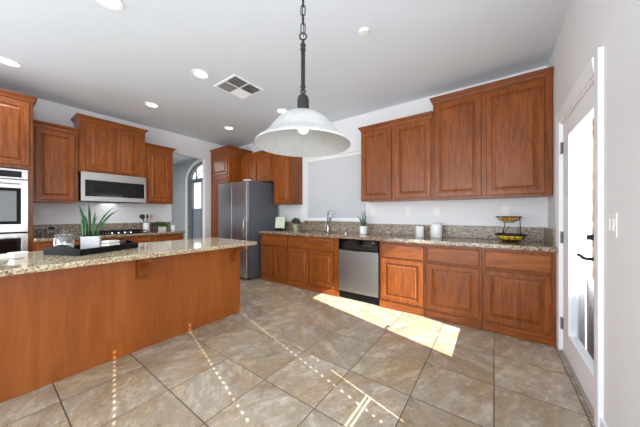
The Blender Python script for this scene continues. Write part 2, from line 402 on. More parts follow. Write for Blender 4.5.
for i in range(n):
    z = 0.035 + i * (hh - 0.09) / n
    m.prism([(0.028, z + 0.002), (0.032, z), (0.018, z + 0.049), (0.014, z + 0.047)], -hw + 0.02, hw - 0.012, 'yz')
m.build('slats', M['blind'], bl)
box(-hw + 0.015, hw - 0.01, 0.0, 0.045, hh - 0.055, hh - 0.005).build('headrail', M['plastic'], bl, bevel=0.003)
box(-hw + 0.02, hw - 0.012, 0.01, 0.038, 0.012, 0.032).build('bottom_rail', M['plastic'], bl, bevel=0.003)

# patio door (right wall)
DP = XR + 0.012
dr = thing('door_2', 'white patio door with one tall glass pane and dark lever handle', 'door', (XR, 0, 0)); dr['kind'] = 'structure'
GY0, GY1, GZ0, GZ1 = 2.145, 2.79, 0.235, 1.880
m = MB(); d0, d1_ = DP - XR, DP - XR + 0.045; m0, m1 = DY0 + 0.01, DY1 - 0.012
m.box(d0, d1_, m0, GY0, 0.015, 2.035); m.box(d0, d1_, GY1, m1, 0.015, 2.035); m.box(d0, d1_, GY0, GY1, 0.015, GZ0); m.box(d0, d1_, GY0, GY1, GZ1, 2.035)
m.build('door_slab', M['trim'], dr)
m = MB()
for (a, b, c, d) in ((GY0 - 0.03, GY0 + 0.004, GZ0 - 0.03, GZ1 + 0.03), (GY1 - 0.004, GY1 + 0.03, GZ0 - 0.03, GZ1 + 0.03), (GY0, GY1, GZ0 - 0.03, GZ0 + 0.004), (GY0, GY1, GZ1 - 0.004, GZ1 + 0.03)):
    m.box(d0 - 0.010, d0 + 0.012, a, b, c, d)
m.build('glazing_bead', M['trim'], dr, bevel=0.004)
box(d0 + 0.018, d0 + 0.024, GY0, GY1, GZ0, GZ1).build('glass_pane', M['glass'], dr)
for z in (0.25, 1.02, 1.82):
    m = MB(); m.lathe([(0.0075, -0.052), (0.0075, 0.052)], (d0 - 0.008, DY1 - 0.008, z), 10)
    m.box(d0 - 0.004, d0 + 0.001, DY1 - 0.045, DY1 - 0.008, z - 0.05, z + 0.05)
    m.build('hinge', M['shadedark'], dr)
hy = 2.135
m = MB(); m.box(d0 - 0.008, d0, hy - 0.022, hy + 0.022, 0.87, 1.14); m.build('handle_plate', M['iron'], dr, bevel=0.003)
m = MB(); m.tube([(d0 - 0.008, hy, 0.955), (d0 - 0.05, hy, 0.955), (d0 - 0.058, hy + 0.02, 0.957), (d0 - 0.056, hy + 0.07, 0.965), (d0 - 0.056, hy + 0.11, 0.958), (d0 - 0.056, hy + 0.135, 0.966)], [0.011, 0.009, 0.010, 0.009, 0.008, 0.007], 8)
m.build('lever_handle', M['iron'], dr, smooth=True)
m = MB(); m.lathe([(0.018, -0.026), (0.02, 0)], (d0, hy, 1.085), 16, 'x'); m.box(d0 - 0.045, d0 - 0.02, hy - 0.006, hy + 0.006, 1.07, 1.10); m.build('deadbolt', M['iron'], dr)
# jamb, casing, threshold
m = MB(); m.box(XR + 0.001, XR + 0.15, DY1 - 0.012, DY1, 0, DZ); m.box(XR + 0.001, XR + 0.15, DY0, DY0 + 0.010, 0, DZ); m.box(XR + 0.001, XR + 0.15, DY0, DY1, DZ - 0.02, DZ)
struct(m, 'trim_3', M['trim'])
def casing_profile(cy, s):   # cross-section in x,y plane for vertical legs
    return [(XR, cy), (XR - 0.012, cy), (XR - 0.014, cy + s * 0.012), (XR - 0.019, cy + s * 0.055), (XR - 0.022, cy + s * 0.078), (XR - 0.020, cy + s * 0.09), (XR, cy + s * 0.09)]
m = MB(); m.prism(casing_profile(DY1, 1), 0, DZ + 0.09, 'xy'); m.prism(casing_profile(DY0, -1.15), 0, DZ + 0.09, 'xy')
hp = [(x, y - DY1 + DZ) for x, y in casing_profile(DY1, 1)]
m.prism([(x, z) for x, z in hp], DY0, DY1, 'xz'); struct(m, 'trim_4', M['trim'])
struct(box(XR - 0.006, XR + 0.16, DY0 + 0.01, DY1 - 0.012, 0, 0.012), 'trim_5', M['patio'], bevel=0.004)
# outdoors past the patio door
struct(box(0.70, 0.90, 4.02, 4.2, -0.06, 2.9), 'column_patio', M['stucco'])
tag(box(0.66, 0.70, 2.0, 3.1, -0.06, 0.66).build('sun_block_screen', M['greyext']), 'low grey screen added just outside the patio door to block the sun', 'screen')  # made-up blocker, trims the near edge of the floor sun patch
struct(box(0.6, 9, 7.0, 7.3, -0.06, 3.6), 'wall_garden', M['stone'])

# breakfast window: closed blind with cord holes (sun dots on the floor)
w2 = thing('window_2', 'breakfast window with closed white blind in the right wall', 'window', (XR, 0, 0)); w2['kind'] = 'structure'
m = MB(); m.box(0.07, 0.13, BY0, BY0 + 0.012, BZ0, BZ1); m.box(0.07, 0.13, BY1 - 0.006, BY1, BZ0, BZ1); m.box(0.07, 0.13, BY0, BY1, BZ0, BZ0 + 0.02); m.box(0.07, 0.13, BY0, BY1, BZ1 - 0.03, BZ1)
m.build('window_frame', M['trim'], w2)
bb = thing('window_blind', 'closed white blind with cord holes in the breakfast window', 'blind', (XR, 0, 0))
P_ = 0.047; cols = (-0.136, 0.488, 1.107); m = MB(); xk = 0.02; xk2 = 0.024
z = 0.0
zr0 = 0.841
rows = [zr0 + i * P_ for i in range(int((BZ1 - zr0) / P_) + 1)]
hwid = 0.007
segs = [BY0] + [q for c in cols for q in (c - hwid, c + hwid)] + [1.207]
for z in rows:
    for i in range(0, len(segs), 2): m.box(xk, xk2, segs[i], segs[i + 1], z, z + P_)
    for c in cols: m.box(xk, xk2, c - hwid, c + hwid, z + 0.018, z + P_)
# far end strip: dashes above, open slit below
for z in rows:
    if z > 1.44 or 1.05 < z < 1.15: m.box(xk, xk2, 1.207, BY1, z, z + P_)
    elif z > 1.05: m.box(xk, xk2, 1.207, BY1, z + 0.025, z + P_)
# below the rail
m.box(xk, xk2, BY0, 1.207, 0.821, 0.831)
for a, b in ((BZ0, 0.62 + 0.03),): m.box(xk, xk2, BY0, BY1, a, b)
for i in range(5):
    z0_ = 0.65 + i * 0.036; z1_ = min(z0_ + 0.036, 0.811)
    for j in range(0, len(segs), 2): m.box(xk, xk2, segs[j], segs[j + 1], z0_, z1_)
    for c in cols: m.box(xk, xk2, c - hwid, c + hwid, z0_ + 0.013, z1_)
m.build('slats', M['blind'], bb)

# ------------------------------------------------------------------ cabinets
DOOR = [(0, 0), (0, -0.015), (0.004, -0.020), (0.048, -0.020), (0.051, -0.0165), (0.056, -0.0165), (0.060, -0.009), (0.066, -0.009), (0.088, -0.0175), (0.090, -0.018)]
DRAW = [(0, 0), (0, -0.013), (0.006, -0.018), (0.010, -0.020)]
def door(parent, x0, x1, z0, z1, name='door'):
    return MB().rings(x0, x1, z0, z1, DOOR).build(name, M['cherry'], parent)
def drawer(parent, x0, x1, z0, z1, name='drawer'):
    return MB().rings(x0, x1, z0, z1, DRAW).build(name, M['cherry_h'], parent)
def crown(parent, x0, x1, z, d, left=True, right=True, h=0.070, out=0.036, name='crown_molding'):
    prof = [(0.0, 0), (0.005, 0.006), (0.008, 0.022), (0.018, 0.038), (0.027, 0.046), (0.029, 0.052), (out, 0.056), (out, h)]
    vs = []; fs = []; n = len(prof)
    path = []
    for o, zz in prof:
        xl = x0 - (o if left else 0); xr = x1 + (o if right else 0)
        path.append([(xl, d, z + zz), (xl, -o, z + zz), (xr, -o, z + zz), (xr, d, z + zz)])
    m = MB()
    for r in path: vs += r
    for i in range(n - 1):
        for j in range(3): a = i * 4 + j; fs.append((a, a + 1, a + 5, a + 4))
    fs.append((3, 2, 1, 0)); k = (n - 1) * 4; fs.append((k, k + 1, k + 2, k + 3))
    for i in range(n - 1): fs.append((i * 4 + 3, i * 4, i * 4 + 4, i * 4 + 7))
    m.add(vs, fs); return m.build(name, M['cherry_h'], parent)
def upper(label, loc, rz, w, z0, z1, d, doors, crn=(True, True), group='wall cabinets', zd=0.03, ztop=0.035, cat='wall cabinet', name='wall_cabinet'):
    t = thing(name, label, cat, loc, rz, group)
    box(0, w, 0, d, z0, z1).build('body', M['cherry'], t, bevel=0.002)
    for a, b in doors: door(t, a, b, z0 + zd, z1 - ztop)
    crown(t, 0, w, z1, d, *crn)
    return t
RZL = PI / 2
g = 'cherry wood wall cabinets'
# sink wall uppers (local x = world x - x0)
YU = 3.37; DU = YB - YU - 0.002
upper('tall two-door cherry cabinet above the fruit basket, nearest the patio door', (-0.635, YU, 0), 0, 1.118, 1.42, 2.64, DU, ((0.025, 0.515), (0.565, 1.055)), (True, False), g, 0.025, 0.03)
upper('two-door cherry cabinet above the dishwasher, between window and taller cabinet', (-1.648, YU, 0), 0, 1.011, 1.425, 2.475, DU, ((0.02, 0.475), (0.53, 0.99)), (True, False), g, 0.025, 0.03)
upper('narrow cherry cabinet between the fridge and the sink window', (-3.55, YU, 0), 0, 0.47, 1.425, 2.475, DU, ((0.05, 0.44),), (False, True), g, 0.025, 0.03)
upper('short two-door cherry cabinet above the refrigerator', (-4.615, YU + 0.02, 0), 0, 1.063, 1.90, 2.475, DU - 0.02, ((0.16, 0.53), (0.58, 0.99)), (False, False), g, 0.02, 0.03)
# tall pantry
t = thing('pantry_cabinet', 'tall cherry pantry cabinet in the corner left of the refrigerator', 'pantry cabinet', (-5.325, 3.09, 0))
box(0, 0.700, 0, YB - 3.092, 0.001, 2.64).build('body', M['cherry'], t, bevel=0.002)
door(t, 0.05, 0.65, 2.10, 2.60); door(t, 0.05, 0.65, 0.12, 2.06); crown(t, 0, 0.700, 2.64, YB - 3.092, False, True)
# left wall uppers: local x = world y - y0
XU = -5.0; DL = XU - XL - 0.002
upper('cherry cabinet above the glasses, right of the wall ovens', (XU, 0.385, 0), RZL, 0.447, 1.40, 2.42, DL, ((0.03, 0.405),), (False, False), g, 0.03, 0.035)
upper('short two-door cherry cabinet above the microwave', (XU + 0.04, 0.836, 0), RZL, 0.828, 1.87, 2.635, DL + 0.04, ((0.065, 0.385), (0.430, 0.735)), (True, True), g, 0.03, 0.03)
upper('single-door cherry cabinet right of the microwave, beside the hall doorway', (XU, 1.668, 0), RZL, 0.466, 1.43, 2.42, DL, ((0.035, 0.40),), (False, True), g, 0.03, 0.035)
# oven tower
XT = -4.72; TY0 = -0.44; tw = 0.375 - TY0
t = thing('oven_cabinet', 'tall cherry cabinet around the wall ovens at the left edge', 'oven cabinet', (XT, TY0, 0), RZL)
D_ = XT - XL - 0.002
m = MB(); m.box(0, tw, 0.004, D_, 0.0, 0.27); m.box(0, tw, 0.004, D_, 1.79, 2.63); m.box(0, 0.04, 0.004, D_, 0.27, 1.79); m.box(tw - 0.04, tw, 0.004, D_, 0.27, 1.79); m.box(0.04, tw - 0.04, 0.45, D_, 0.27, 1.79)
m.build('body', M['cherry'], t, bevel=0.002)
door(t, 0.03, tw / 2 - 0.01, 1.83, 2.60); door(t, tw / 2 + 0.01, tw - 0.03, 1.83, 2.60); drawer(t, 0.03, tw - 0.03, 0.10, 0.25)
crown(t, 0, tw, 2.63, D_, True, True)
# double oven
t = thing('wall_oven', 'stainless steel double wall oven with dark glass doors', 'oven', (XT, TY0, 0), RZL)
ow0, ow1 = 0.042, tw - 0.042
box(ow0 + 0.01, ow1 - 0.01, 0.0, 0.44, 0.28, 1.77).build('oven_box', M['black'], t)
def ovendoor(z0, z1, wz0, wz1):
    m = MB(); f0, f1 = -0.035, -0.002; a, b = ow0 + 0.055, ow1 - 0.055
    m.box(ow0, ow1, f0, f1, z0, wz0); m.box(ow0, ow1, f0, f1, wz1, z1); m.box(ow0, a, f0, f1, wz0, wz1); m.box(b, ow1, f0, f1, wz0, wz1)
    d = m.build('oven_door', M['steel'], t, bevel=0.002)
    m = MB(); bz = 0.035
    m.box(a, b, f0 + 0.004, f1, wz0, wz0 + bz); m.box(a, b, f0 + 0.004, f1, wz1 - bz, wz1); m.box(a, a + bz, f0 + 0.004, f1, wz0 + bz, wz1 - bz); m.box(b - bz, b, f0 + 0.004, f1, wz0 + bz, wz1 - bz)
    m.build('window_border', M['black'], d)
    box(a + bz, b - bz, f0 + 0.006, f1, wz0 + bz, wz1 - bz).build('oven_window', M['blackglass'], d)
    h = MB(); zz = z1 - 0.045; h.tube([(ow0 + 0.06, -0.085, zz), (ow1 - 0.06, -0.085, zz)], 0.011, 12)
    for q in (ow0 + 0.09, ow1 - 0.09): h.tube([(q, -0.036, zz), (q, -0.085, zz)], 0.008, 8)
    h.build('handle', M['steel'], d, smooth=True, auto=True)
ovendoor(1.015, 1.645, 1.11, 1.545); ovendoor(0.30, 0.995, 0.40, 0.94)
m = box(ow0, ow1, -0.03, -0.002, 1.655, 1.775).build('control_panel', M['steel'], t, bevel=0.002)
box(ow0 + 0.10, ow1 - 0.05, -0.033, -0.030, 1.675, 1.75).build('display', M['blackglass'], m)
# microwave
t = thing('microwave', 'stainless steel over-the-range microwave with dark glass door', 'microwave', (-4.93, 0.842, 0), RZL)
mw = 0.82
box(0, mw, 0.004, 0.396, 1.43, 1.862).build('case', M['black'], t)
m = MB(); a, b, z0, z1 = 0.045, mw - 0.03, 1.50, 1.745
m.box(0.002, mw - 0.002, -0.03, 0.002, 1.43, z0); m.box(0.002, mw - 0.002, -0.03, 0.002, z1, 1.862); m.box(0.002, a, -0.03, 0.002, z0, z1); m.box(b, mw - 0.002, -0.03, 0.002, z0, z1)
m.build('door_frame', M['steel'], t, bevel=0.002)
box(a, b - 0.19, -0.028, 0.002, z0, z1).build('door_window', M['blackglass'], t)
box(b - 0.188, b, -0.028, 0.002, z0, z1).build('control_panel', M['blackglass'], t)
box(a, mw - 0.05, -0.020, 0.002, 1.418, 1.43).build('vent_grille', M['black'], t)
l = bpy.data.lights.new('cooktop_fill_light', 'AREA'); l.shape = 'RECTANGLE'; l.size = 0.6; l.size_y = 0.2; l.energy = 0.8  # fill added under the microwave to lift the wall below it
lo_ = bpy.data.objects.new('cooktop_fill_light', l); C.objects.link(lo_); lo_.location = (-5.12, 1.25, 1.412)
# left base cabinets
g2 = 'cherry wood base cabinets'
def base(label, loc, rz, w, d, doors, drawers, ztop=0.879, group=g2, hollow=False):
    t = thing('base_cabinet', label, 'base cabinet', loc, rz, group)
    if hollow:
        m = MB()
        for q in ((0, w, 0, 0.02, 0.001, ztop), (0, 0.018, 0.02, d, 0.001, ztop), (w - 0.018, w, 0.02, d, 0.001, ztop), (0.018, w - 0.018, 0.02, d, 0.08, 0.1), (0.018, w - 0.018, d - 0.01, d, 0.1, ztop)): m.box(*q)
        m.build('body', M['cherry'], t)
    else: box(0, w, 0, d, 0.001, ztop).build('body', M['cherry'], t, bevel=0.002)
    for a, b in doors: door(t, a, b, 0.115, 0.645)
    for a, b in drawers: drawer(t, a, b, 0.668, 0.845)
    box(0.001, w - 0.001, -0.012, 0, 0.001, 0.085).build('toe_board', M['cherry_h'], t, bevel=0.003)
    return t
XB = -4.72; DB = XB - XL - 0.002
base('left-wall cherry base cabinet beside the wall ovens', (XB, 0.377, 0), RZL, 0.52, DB, ((0.03, 0.49),), ((0.03, 0.49),))
base('wide cherry base cabinet under the cooktop', (XB, 0.899, 0), RZL, 0.80, DB, ((0.03, 0.39), (0.41, 0.77)), ((0.03, 0.77),))
base('left-wall cherry base cabinet at the hall doorway', (XB, 1.701, 0), RZL, 0.50, DB, ((0.03, 0.47),), ((0.03, 0.47),))
t = thing('countertop', 'speckled granite countertop along the left wall, under the microwave', 'countertop', (XL + 0.002, 0.377, 0.88))
cm = box(0, 0.642, 0, 1.845, 0, 0.04).build('slab', M['granite'], t, bevel=0.006)
box(0.001, 0.021, 0, 1.845, 0.0405, 0.20).build('backsplash', M['splash'], t, bevel=0.003)
# sink-wall base cabinets
YF = 3.10; DBK = YB - YF - 0.002
def xs(px): return px
base('cherry base cabinet beside the refrigerator, left of the sink cabinet', (-3.61, YF, 0), 0, 0.708, DBK, ((0.025, 0.335), (0.36, 0.685)), ((0.025, 0.685),))
t = base('cherry base cabinet under the sink, left of the dishwasher', (-2.90, YF, 0), 0, 1.028, DBK, ((0.015, 0.445), (0.475, 0.93)), ((0.015, 0.93),), hollow=True)
base('cherry base cabinet touching the dishwasher on its right, front in sunlight', (-1.243, YF, 0), 0, 0.576, DBK, ((0.03, 0.548),), ((0.03, 0.548),))
base('cherry base cabinet, middle one of the three right of the dishwasher', (-0.665, YF, 0), 0, 0.562, DBK, ((0.018, 0.535),), ((0.018, 0.535),))
base('cherry base cabinet under the fruit basket, beside the patio door', (-0.101, YF, 0), 0, 0.570, DBK, ((0.02, 0.535),), ((0.02, 0.535),))
# dishwasher
t = thing('dishwasher', 'stainless steel dishwasher with black control panel', 'dishwasher', (-1.868, YF, 0))
box(0.004, 0.618, 0.0, 0.55, 0.09, 0.877).build('tub', M['black'], t)
box(0.006, 0.616, -0.028, -0.001, 0.115, 0.712).build('front_door', M['steel_dw'], t, bevel=0.004)
cp = MB(); cp.prism([(-0.001, 0.716), (-0.030, 0.716), (-0.036, 0.735), (-0.030, 0.870), (-0.001, 0.872)], 0.006, 0.616, 'yz')
cp = cp.build('control_panel', M['blackglass'], t, bevel=0.002)
hb = MB(); pts = [(0.20 + 0.22 * i / 10, -0.036 - 0.012 * math.sin(PI * i / 10), 0.732 - 0.012 * math.sin(PI * i / 10)) for i in range(11)]
hb.tube(pts, 0.010, 8); hb.build('pocket_handle', M['black'], cp, smooth=True)
for i in range(7): box(0.33 + i * 0.030, 0.345 + i * 0.030, -0.0345, -0.0335, 0.797, 0.801).build('button_mark', M['shadedark'], cp, rot=(0, 0, 0))
box(0.53, 0.57, -0.0335, -0.0325, 0.835, 0.845).build('badge', M['chrome'], cp)
lg = MB().lathe([(0.026, -0.0295), (0.026, -0.027)], (0, 0, 0), 24, 'y'); lo = lg.build('round_badge', M['chrome'], t, loc=(0.52, 0, 0.185)); lo.scale = (1, 1, 0.45)
box(0.01, 0.612, 0.01, 0.02, 0.0, 0.10).build('kick_plate', M['black'], t)
# sink countertop with cut-out for the sink
t = thing('countertop', 'long speckled granite countertop on the sink wall', 'countertop', (0, 0, 0.88))
SX0, SX1, SYa, SYb = -2.88, -2.06, 3.20, 3.56
cx0, cx1, cy0, cy1 = -3.63, 0.474, 3.06, YB - 0.003
m = MB(); m.box(cx0, SX0, cy0, cy1, 0, 0.04); m.box(SX1, cx1, cy0, cy1, 0, 0.04); m.box(SX0, SX1, cy0, SYa, 0, 0.04); m.box(SX0, SX1, SYb, cy1, 0, 0.04)
m.build('slab', M['granite'], t)
box(cx0, cx1, cy1 - 0.02, cy1, 0.0405, 0.200).build('backsplash', M['splash'], t, bevel=0.003)
box(cx1 - 0.02, cx1 + 0.013, 3.16, cy1 - 0.021, 0.0405, 0.200).build('side_splash', M['splash'], t, bevel=0.003)
box(WX0 - 0.03, WX1 + 0.02, cy1 - 0.032, cy1, 0.2005, 0.228).build('window_ledge', M['splash'], t, bevel=0.004)
# sink
t = thing('kitchen_sink', 'undermount steel double-bowl sink below the window', 'sink', ((SX0 + SX1) / 2, (SYa + SYb) / 2, 0.88))
def bowl(x0, x1, y0, y1):
    m = MB(); w_ = 0.004; zz = -0.18
    m.box(x0, x1, y0, y1, zz, zz + w_); m.box(x0, x0 + w_, y0, y1, zz, 0.0); m.box(x1 - w_, x1, y0, y1, zz, 0.0); m.box(x0, x1, y0, y0 + w_, zz, 0.0); m.box(x0, x1, y1 - w_, y1, zz, 0.0)
    m.build('bowl', M['sinksteel'], t)
    MB().lathe([(0.035, zz + w_), (0.03, zz + w_ + 0.003), (0.0, zz + w_ + 0.001)], ((x0 + x1) / 2, (y0 + y1) / 2, 0), 16).build('drain', M['chrome'], t)
bowl(-0.408, -0.01, -0.178, 0.178); bowl(0.01, 0.408, -0.178, 0.178)
# faucet
t = thing('faucet', 'tall chrome gooseneck kitchen faucet behind the sink', 'faucet', (-2.42, 3.615, 0.921), -0.72)
MB().lathe([(0.028, 0), (0.028, 0.008), (0.018, 0.018), (0.016, 0.12), (0.012, 0.13)], n=20).build('base', M['chrome'], t, smooth=True, auto=True)
pts = [(0, 0, 0.12), (0, 0, 0.28)] + [(0.085 - 0.085 * math.cos(a), 0, 0.28 + 0.085 * math.sin(a)) for a in [PI * i / 12 for i in range(1, 13)]] + [(0.17, 0, 0.24)]
MB().tube(pts, 0.014, 12).build('spout', M['chrome'], t, smooth=True)
MB().lathe([(0.014, 0.15), (0.017, 0.17), (0.016, 0.25), (0.012, 0.255)], (0.17, 0, 0), 16).build('spray_head', M['shadedark'], t, smooth=True, auto=True)
MB().tube([(0, -0.015, 0.07), (0, -0.045, 0.08), (0.0, -0.06, 0.13)], [0.009, 0.008, 0.006], 8).build('lever', M['chrome'], t, smooth=True)
t = thing('soap_dispenser', 'small chrome soap dispenser on the counter right of the faucet', 'soap dispenser', (-1.95, 3.44, 0.921), -PI / 2)
MB().lathe([(0.02, 0), (0.02, 0.006), (0.010, 0.012), (0.009, 0.06), (0.012, 0.065), (0.012, 0.08), (0.004, 0.085)], n=16).build('pump', M['chrome'], t, smooth=True, auto=True)
MB().tube([(0, 0, 0.078), (0.03, 0, 0.082), (0.06, 0, 0.07)], 0.005, 8).build('nozzle', M['chrome'], t, smooth=True)

# ------------------------------------------------------------------ refrigerator
t = thing('refrigerator', 'dark stainless steel refrigerator with grey sides', 'refrigerator', (-4.61, 2.835, 0))
fw = 0.915
box(0.0, fw, 0.075, 0.78, 0.03, 1.865).build('body', M['fside'], t, bevel=0.006)
box(0.004, fw / 2 - 0.003, 0.0, 0.068, 0.73, 1.85).build('door', M['steel_fr'], t, bevel=0.008)
rd = box(fw / 2 + 0.003, fw - 0.004, 0.0, 0.068, 0.73, 1.85).build('door', M['steel_fr'], t, bevel=0.008)
fd = box(0.004, fw - 0.004, 0.0, 0.068, 0.05, 0.66).build('freezer_drawer', M['steel_fr'], t, bevel=0.008)
box(0.01, fw - 0.01, 0.02, 0.07, 0.66, 0.73).build('grip_channel', M['black'], t)
MB().tube([(fw - 0.055, -0.002, 0.80), (fw - 0.055, -0.03, 0.83), (fw - 0.055, -0.03, 1.12), (fw - 0.055, -0.002, 1.15)], 0.009, 8).build('handle', M['steel'], rd, smooth=True)
m = MB(); m.box(0.02, 0.14, 0.03, 0.12, 1.866, 1.885); m.build('hinge_cover', M['shadedark'], t, bevel=0.003)
box(fw - 0.14, fw - 0.02, 0.03, 0.12, 1.866, 1.885).build('hinge_cover', M['plastic'], t, bevel=0.003)
for a in (0.06, fw - 0.06):
    for b in (0.12, 0.72): MB().lathe([(0.02, 0.001), (0.02, 0.03)], (a, b, 0), 12).build('foot', M['black'], t)

# ------------------------------------------------------------------ island
IX1 = -2.60; IX0 = -3.26; IY0 = -0.70; IY1 = 1.90
t = thing('kitchen_island', 'long cherry-panelled kitchen island with light granite top', 'kitchen island', (-2.93, 0.6, 0))
ox, oy = 2.93, -0.6
m = MB(); m.box(IX0 + ox, IX1 + ox, IY0 + oy, IY1 + oy, 0.001, 0.858); m.build('body', M['cherry_isl'], t, bevel=0.003)
cx0, cx1 = -3.30, -2.32
m = MB()
r = 0.02
m.prism([(cx0 + ox, IY0 - 0.04 + oy), (cx1 + ox, IY0 - 0.04 + oy), (cx1 + ox, 1.925 + oy), (cx1 - 0.008 + ox, 1.94 + oy), (cx0 + ox, 1.94 + oy)], 0.860, 0.900, 'xy')
m.build('countertop', M['granite_isl'], t, bevel=0.010)
def corbel(y):
    m = MB()
    m.box(IX1 + ox + 0.001, IX1 + ox + 0.014, y - 0.035 + oy, y + 0.035 + oy, 0.64, 0.858)
    P0 = IX1 + ox + 0.016
    prof = [(P0, 0.858), (P0 + 0.20, 0.858), (P0 + 0.20, 0.82), (P0 + 0.185, 0.81)] + [(P0 + 0.045 + 0.14 * (1 - math.sin(a)), 0.81 - 0.10 * (1 - math.cos(a))) for a in [PI / 2 * i / 8 for i in range(9)]] + [(P0 + 0.045, 0.685), (P0 + 0.055, 0.675), (P0 + 0.045, 0.66), (P0 + 0.02, 0.655), (P0, 0.655)]
    m.prism(prof, y - 0.025 + oy, y + 0.025 + oy, 'xz')
    m.build('corbel', M['cherry'], t, bevel=0.002)
for y in (-0.23, 0.83, 1.80): corbel(y)

# ------------------------------------------------------------------ ceiling fittings
g = 'recessed ceiling lights'
def downlight(x, y, label, on=True):
    t = thing('recessed_light', label, 'ceiling light', (x, y, H), 0, g)
    MB().lathe([(0.070, -0.0005), (0.075, -0.006), (0.098, -0.006), (0.10, -0.0005)], n=40).build('trim_ring', M['trim'], t, smooth=True, auto=True)
    MB().lathe([(0.070, -0.003), (0.0, -0.003)], n=40, cap=False).build('lens', M['lens'], t)
    l = bpy.data.lights.new('can_light', 'AREA'); l.shape = 'DISK'; l.size = 0.13; l.energy = 4; l.color = (1, 0.985, 0.96); l.spread = math.radians(130)
    o = bpy.data.objects.new('can_light', l); C.objects.link(o); o.location = (0, 0, -0.012); o.parent = t
for x, y, lb in ((-4.33, 0.17, 'round recessed light at the left edge, above the oven cabinet'),
                 (-4.24, 1.51, 'round recessed light in front of the microwave cabinet'),
                 (-4.16, 2.78, 'recessed light in front of the tall pantry cabinet in the corner'),
                 (-2.84, 1.52, 'recessed light just left of the square ceiling vent'),
                 (-2.45, 0.57, 'recessed light cut by the top edge of the picture'),
                 (-2.78, 2.825, 'recessed light just left of the pendant shade')):
    downlight(x, y, lb)
t = thing('smoke_detector', 'small round white smoke detector on the ceiling right of the pendant', 'smoke detector', (-0.964, 2.033, H))
MB().lathe([(0.045, -0.0005), (0.045, -0.012), (0.036, -0.022), (0.0, -0.024)], n=32).build('cover', M['plastic'], t, smooth=True, auto=True)
# ceiling vent: four-way register
t = thing('ceiling_vent', 'square white four-way air vent in the ceiling', 'vent', (-2.735, 1.98, H))
R = 0.20
m = MB(); m.box(-R - 0.025, R + 0.025, R, R + 0.025, -0.01, -0.0005); m.box(-R - 0.025, R + 0.025, -R - 0.025, -R, -0.01, -0.0005); m.box(-R - 0.025, -R, -R, R, -0.01, -0.0005); m.box(R, R + 0.025, -R, R, -0.01, -0.0005)
m.box(-0.006, 0.006, -R, R, -0.010, -0.0005); m.box(-R, R, -0.006, 0.006, -0.010, -0.0005)
m.build('frame', M['trim'], t, bevel=0.002)
box(-R, R, -R, R, -0.0015, -0.0005).build('duct_backing', M['black'], t)
def louver(x0, x1, y0, y1, ax, sg):
    m = MB(); n = 9
    for i in range(n):
        f = (i + 0.5) / n
        if ax == 'x':
            c = y0 + (y1 - y0) * f; m.prism([(c - 0.009 * sg, -0.002), (c + 0.009 * sg, -0.013), (c + 0.010 * sg, -0.012), (c - 0.008 * sg, -0.0016)], x0, x1, 'yz')
        else:
            c = x0 + (x1 - x0) * f; m.prism([(c - 0.009 * sg, -0.002), (c + 0.009 * sg, -0.013), (c + 0.010 * sg, -0.012), (c - 0.008 * sg, -0.0016)], y0, y1, 'xz')
    m.build('louver', M['trim'], t)
e = 0.008
louver(e, R, e, R, 'y', 1); louver(-R, -e, -R, -e, 'x', -1); louver(-R, -e, e, R, 'x', 1); louver(e, R, -R, -e, 'y', 1)

# ------------------------------------------------------------------ pendant lamp
px_, py_ = -0.704, 0.849
t = thing('pendant_lamp', 'white bell-shaped glass pendant lamp on dark chain and rod', 'pendant lamp', (px_, py_, 0))
prof = [(0.030, 1.686), (0.045, 1.683), (0.079, 1.671), (0.111, 1.649), (0.134, 1.622), (0.152, 1.597), (0.166, 1.580), (0.188, 1.562), (0.205, 1.550), (0.215, 1.539)]
inner = [(r - 0.005, z - 0.003) for r, z in reversed(prof)]
m = MB(); m.lathe(prof + [(0.2165, 1.535), (0.214, 1.5335)] + inner, n=72, cap=False); m.build('lamp_shade', M['shade'], t, smooth=True)
m = MB(); m.lathe([(0.038, 1.682), (0.035, 1.689), (0.027, 1.697), (0.027, 1.742), (0.022, 1.757), (0.010, 1.762), (0.010, 1.772), (0.013, 1.776), (0.013, 1.784), (0.009, 1.790), (0.009, 1.796), (0.013, 1.800), (0.0095, 1.805)], n=28)
m.build('socket_cap', M['iron'], t, smooth=True, auto=True)
m = MB(); m.lathe([(0.0095, 1.80), (0.0095, 1.964), (0.0125, 1.967), (0.0125, 1.973), (0.009, 1.977), (0.0125, 1.987), (0.0125, 1.993), (0.007, 2.001), (0.006, 2.016)], n=20)
m.build('rod', M['iron'], t, smooth=True, auto=True)
m = MB(); ring = lambda cz, r, a: [(r * math.cos(q) * math.cos(a), r * math.cos(q) * math.sin(a), cz + r * math.sin(q)) for q in [2 * PI * i / 20 for i in range(20)]]
m.tube(ring(2.030, 0.0155, AZ), 0.0035, 8, True); m.build('loop_ring', M['iron'], t, smooth=True)
m = MB(); z = 2.040; i = 0; Lk = 0.052; pitch = 0.041
while z + Lk < H - 0.03:
    a = AZ if i % 2 == 0 else AZ + PI / 2 * 0.85; cz = z + Lk / 2; pts = []
    for k_ in range(20):
        q = 2 * PI * k_ / 20; rx = 0.0095 * math.cos(q); rz = (0.0095 * math.sin(q)) + (Lk / 2 - 0.0125) * (1 if math.sin(q) >= 0 else -1)
        pts.append((rx * math.cos(a), rx * math.sin(a), cz + rz))
    m.tube(pts, 0.0026, 6, True); z += pitch; i += 1
m.build('chain', M['iron'], t, smooth=True)
MB().tube([(0.002 * math.sin(i), 0.002 * math.cos(i), 2.03 + i * 0.03) for i in range(29)], 0.002, 6).build('cord', M['iron'], t, smooth=True)
MB().lathe([(0.006, H - 0.035), (0.02, H - 0.03), (0.06, H - 0.012), (0.062, H - 0.0005)], n=32).build('canopy', M['iron'], t, smooth=True, auto=True)
